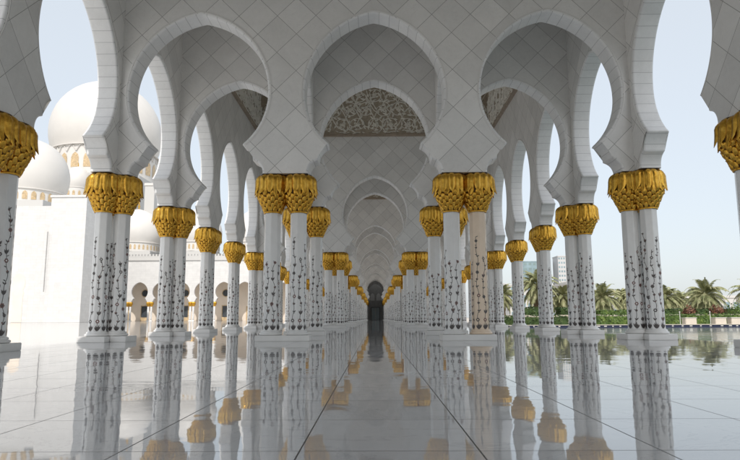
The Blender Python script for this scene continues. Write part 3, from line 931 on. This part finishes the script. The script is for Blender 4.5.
def palm_parts(seed,h,cr,nf=78):
    rd=random.Random(seed)
    e=thing('date_palm','x','palm',group='date palms in the garden')
    bm=bmesh.new(); lean=rd.uniform(-.25,.25)
    pts=[];rad=[]
    for i in range(15):
        t=i/14; pts.append((lean*t*t,0,h*t-.2)); rad.append((.30-.08*t)*(1+.13*(i%2))+ (.12 if i>11 else 0))
    tube(bm,pts,rad,12); obj('trunk',bm,m_trunk,e)
    top=Vector((lean,0,h-.15)); bm=bmesh.new()
    for k in range(nf):
        az=2*PI*(k*.618)+rd.uniform(-.2,.2); u=k/nf
        el=R(78-125*u+rd.uniform(-9,9)); ln=cr*rd.uniform(.88,1.08)*(1 if u>.1 else .8)
        d=Vector((math.cos(az)*math.cos(el),math.sin(az)*math.cos(el),math.sin(el)))
        p=top.copy(); n=14; st=ln/n; side=Vector((-math.sin(az),math.cos(az),0)); prev=p.copy(); path=[p.copy()]; dirs=[d.copy()]
        for i in range(n):
            d=(d+Vector((0,0,-.085-.012*i))).normalized(); p=p+d*st; path.append(p.copy()); dirs.append(d.copy())
        for i in range(n):
            a,b_=path[i],path[i+1]; w=.028*(1-i/n)+.006
            up=side.cross(dirs[i]).normalized()
            ngon(bm,[a-side*w,a+side*w,b_+side*w*.8,b_-side*w*.8])
            ngon(bm,[a-up*w,a+up*w,b_+up*w*.8,b_-up*w*.8])
            if i<2: continue
            t=i/n; ll=(.62*math.sin(min(1,t*1.15+.12)*PI)**.6+.12)*cr/3.4
            for sub in range(3):
                q=a.lerp(b_,sub/3)
                for s in(-1,1):
                    dd=(side*s*.8+dirs[i]*.75+up*rd.uniform(.1,.45)+Vector((0,0,-.16))).normalized()
                    tip=q+dd*ll*rd.uniform(.85,1.1)+Vector((0,0,-.13*ll)); wv=dirs[i]*.034
                    mid=q+dd*ll*.5
                    ngon(bm,[q-wv*.7,q+wv*.7,mid+wv,mid-wv]); ngon(bm,[mid-wv,mid+wv,tip])
    obj('crown',bm,m_frond,e)
    return e
pa=palm_parts(1,3.3,3.3,62); pb=palm_parts(2,3.1,2.8,52); pc=palm_parts(3,3.7,2.8,54)
PK={id(p):kids_of(p) for p in(pa,pb,pc)}; pu=set()
plist=[(pa,35.6,66,1.0,'broad date palm with the widest crown at the right, above the russet shrubs'),
 (pb,32.0,68,1.0,'date palm beside the nearest right columns, left of the broad palm'),
 (pc,41.0,67,1.0,'date palm cut by the right edge of the picture'),
 (pb,38.4,84,1.1,'palm set farther back between the broad palm and the right edge'),
 (pc,37.3,92,1.05,'palm set farther back just left of the broad palm'),
 (pb,45.5,92,1.1,'palm set farther back near the right edge of the picture'),
 (pa,24.9,67,.93,'date palm just right of the second right column cluster'),
 (pc,17.6,67,1.25,'tall date palm between the third and fourth right columns'),
 (pb,20.8,68,1.05,'date palm just left of the second right column cluster'),
 (pc,14.6,70,.95,'date palm seen between the fourth and fifth right columns'),
 (pb,31.6,95,1.0,'far palm hidden partly by the nearest right column cluster'),
 (pa,36.0,118,1.0,'far palm peeking between two front palms at the right'),
 (pc,34.2,80,1.0,'palm in the second row right behind the broad palm on its left'),
 (pb,43.4,82,1.05,'palm in the second row at the right edge of the picture'),
 (pa,29.4,86,.95,'second-row palm just left of the nearest right columns'),
 (pc,27.6,100,1.0,'thin far palm between the two nearest right column clusters'),
 (pb,41.0,100,1.15,'far palm of the back row near the right edge, above the dark hedge'),
 (pb,49.5,105,1.0,'farthest palm at the right edge of the garden')]
for p,x,y,s,lab in plist:
    if id(p) not in pu: pu.add(id(p)); o=p; o.location=(x,y,-.02); o['label']=lab
    else: o=dup(p,PK[id(p)],(x,y,-.02),lab,rz=rnd.uniform(0,6.28))
    s*=.92; o.scale=(s,s,s)
    if p is o: o.rotation_euler=(0,0,rnd.uniform(0,6.28))

# far white boundary building and towers
def block(name,lab,cat,x0,x1,y0,y1,h,mat,rows=0,cols=0,wm=None,base=0):
    e=thing(name,lab,cat,((x0+x1)/2,y0,0)); w=(x1-x0)/2
    bm=bmesh.new(); box(bm,-w,w,0,y1-y0,base,h); obj('walls',bm,mat,e)
    for r in range(rows):
        z=base+(h-base)*(r+.35)/rows; hh=(h-base)/rows*.45
        cw=2*w/cols
        for c in range(cols):
            bm=bmesh.new(); box(bm,-w+cw*(c+.2),-w+cw*(c+.8),-.06,-.005,z,z+hh); obj('window',bm,wm or m_towerglass,e)
    bm=bmesh.new(); box(bm,-w-.2,w+.2,-.2,y1-y0+.2,h+.01,h+.6); obj('parapet',bm,mat,e)
    return e
block('glass_tower','wide greenish glass building beyond the palms','building',97.5,106.5,400,425,36.5,m_towerglass,11,3,m_glass)
block('office_tower','tall pale narrow tower beyond the palms','tower',120.5,127,400,412,40,m_tower,14,4)
block('office_tower','slimmer pale tower left of the tall narrow tower','tower',116.0,118.5,410,420,37,m_tower,14,1)
block('low_house','low white building behind the palms, between the two nearest right clusters','building',50,63,150,160,6.0,m_fac,2,7)
block('low_house','low white stepped building behind the palm next to the nearest right cluster','building',44,50,140,150,8.0,m_fac,2,3)
block('low_house','white building glimpsed between the third and fourth right columns','building',66,88,300,312,16,m_fac,4,8)
block('low_house','long low white house behind the broad palm at the right','building',70,104,150,160,5,m_fac,1,14)
block('pale_tower','pale tower glimpsed between the fifth and sixth right columns','tower',82,86.5,400,410,22,m_tower,8,2)

# ------------------------------------------------------------------ world, sun, camera
w=bpy.data.worlds.new('World'); S.world=w; w.use_nodes=True; nt=w.node_tree
sky=nt.nodes.new('ShaderNodeTexSky'); sky.sky_type='NISHITA'; sky.sun_disc=False
sun_dir=Vector((-.02,-.66,.745)).normalized()
el=math.asin(sun_dir.z); az=math.atan2(sun_dir.x,sun_dir.y)
sky.sun_elevation=el; sky.sun_rotation=az; sky.air_density=1.0; sky.dust_density=3.0; sky.ozone_density=1.0; sky.altitude=0
bg=nt.nodes['Background']; bg.inputs['Strength'].default_value=.15
nt.links.new(mixc(nt,.72,sky.outputs[0],(4.4,4.65,4.8)),bg.inputs[0])
ld=bpy.data.lights.new('sun','SUN'); ld.energy=2.3; ld.angle=R(.6); ld.color=(1,.955,.90)
lo=bpy.data.objects.new('sun',ld); C.objects.link(lo); lo.rotation_euler=sun_dir.to_track_quat('Z','Y').to_euler()

f,th,ro,ya,ey,cy=606.478,.143635,.0048224,-.0084264,EYE,230
ca,sa=math.cos(ya),math.sin(ya); r0=Vector((ca,-sa,0)); f0=Vector((sa,ca,0)); Zv=Vector((0,0,1))
fw=f0*math.cos(th)+Zv*math.sin(th); u0=-f0*math.sin(th)+Zv*math.cos(th)
rt=r0*math.cos(ro)-u0*math.sin(ro); up=r0*math.sin(ro)+u0*math.cos(ro)
cd=bpy.data.cameras.new('camera'); cam=bpy.data.objects.new('camera',cd); C.objects.link(cam)
mm=Matrix((( rt.x,up.x,-fw.x),(rt.y,up.y,-fw.y),(rt.z,up.z,-fw.z))).to_4x4(); mm.translation=Vector((0,0,ey)); cam.matrix_world=mm
cd.sensor_width=36; cd.lens=36*f/740; cd.clip_end=5000; cd.clip_start=.05
S.camera=cam
S.render.engine='CYCLES'
S.cycles.max_bounces=10; S.cycles.diffuse_bounces=8; S.cycles.glossy_bounces=5
S.view_settings.view_transform='Standard'; S.view_settings.look='None'; S.view_settings.gamma=1; S.view_settings.exposure=.42
S.view_settings.use_curve_mapping=False
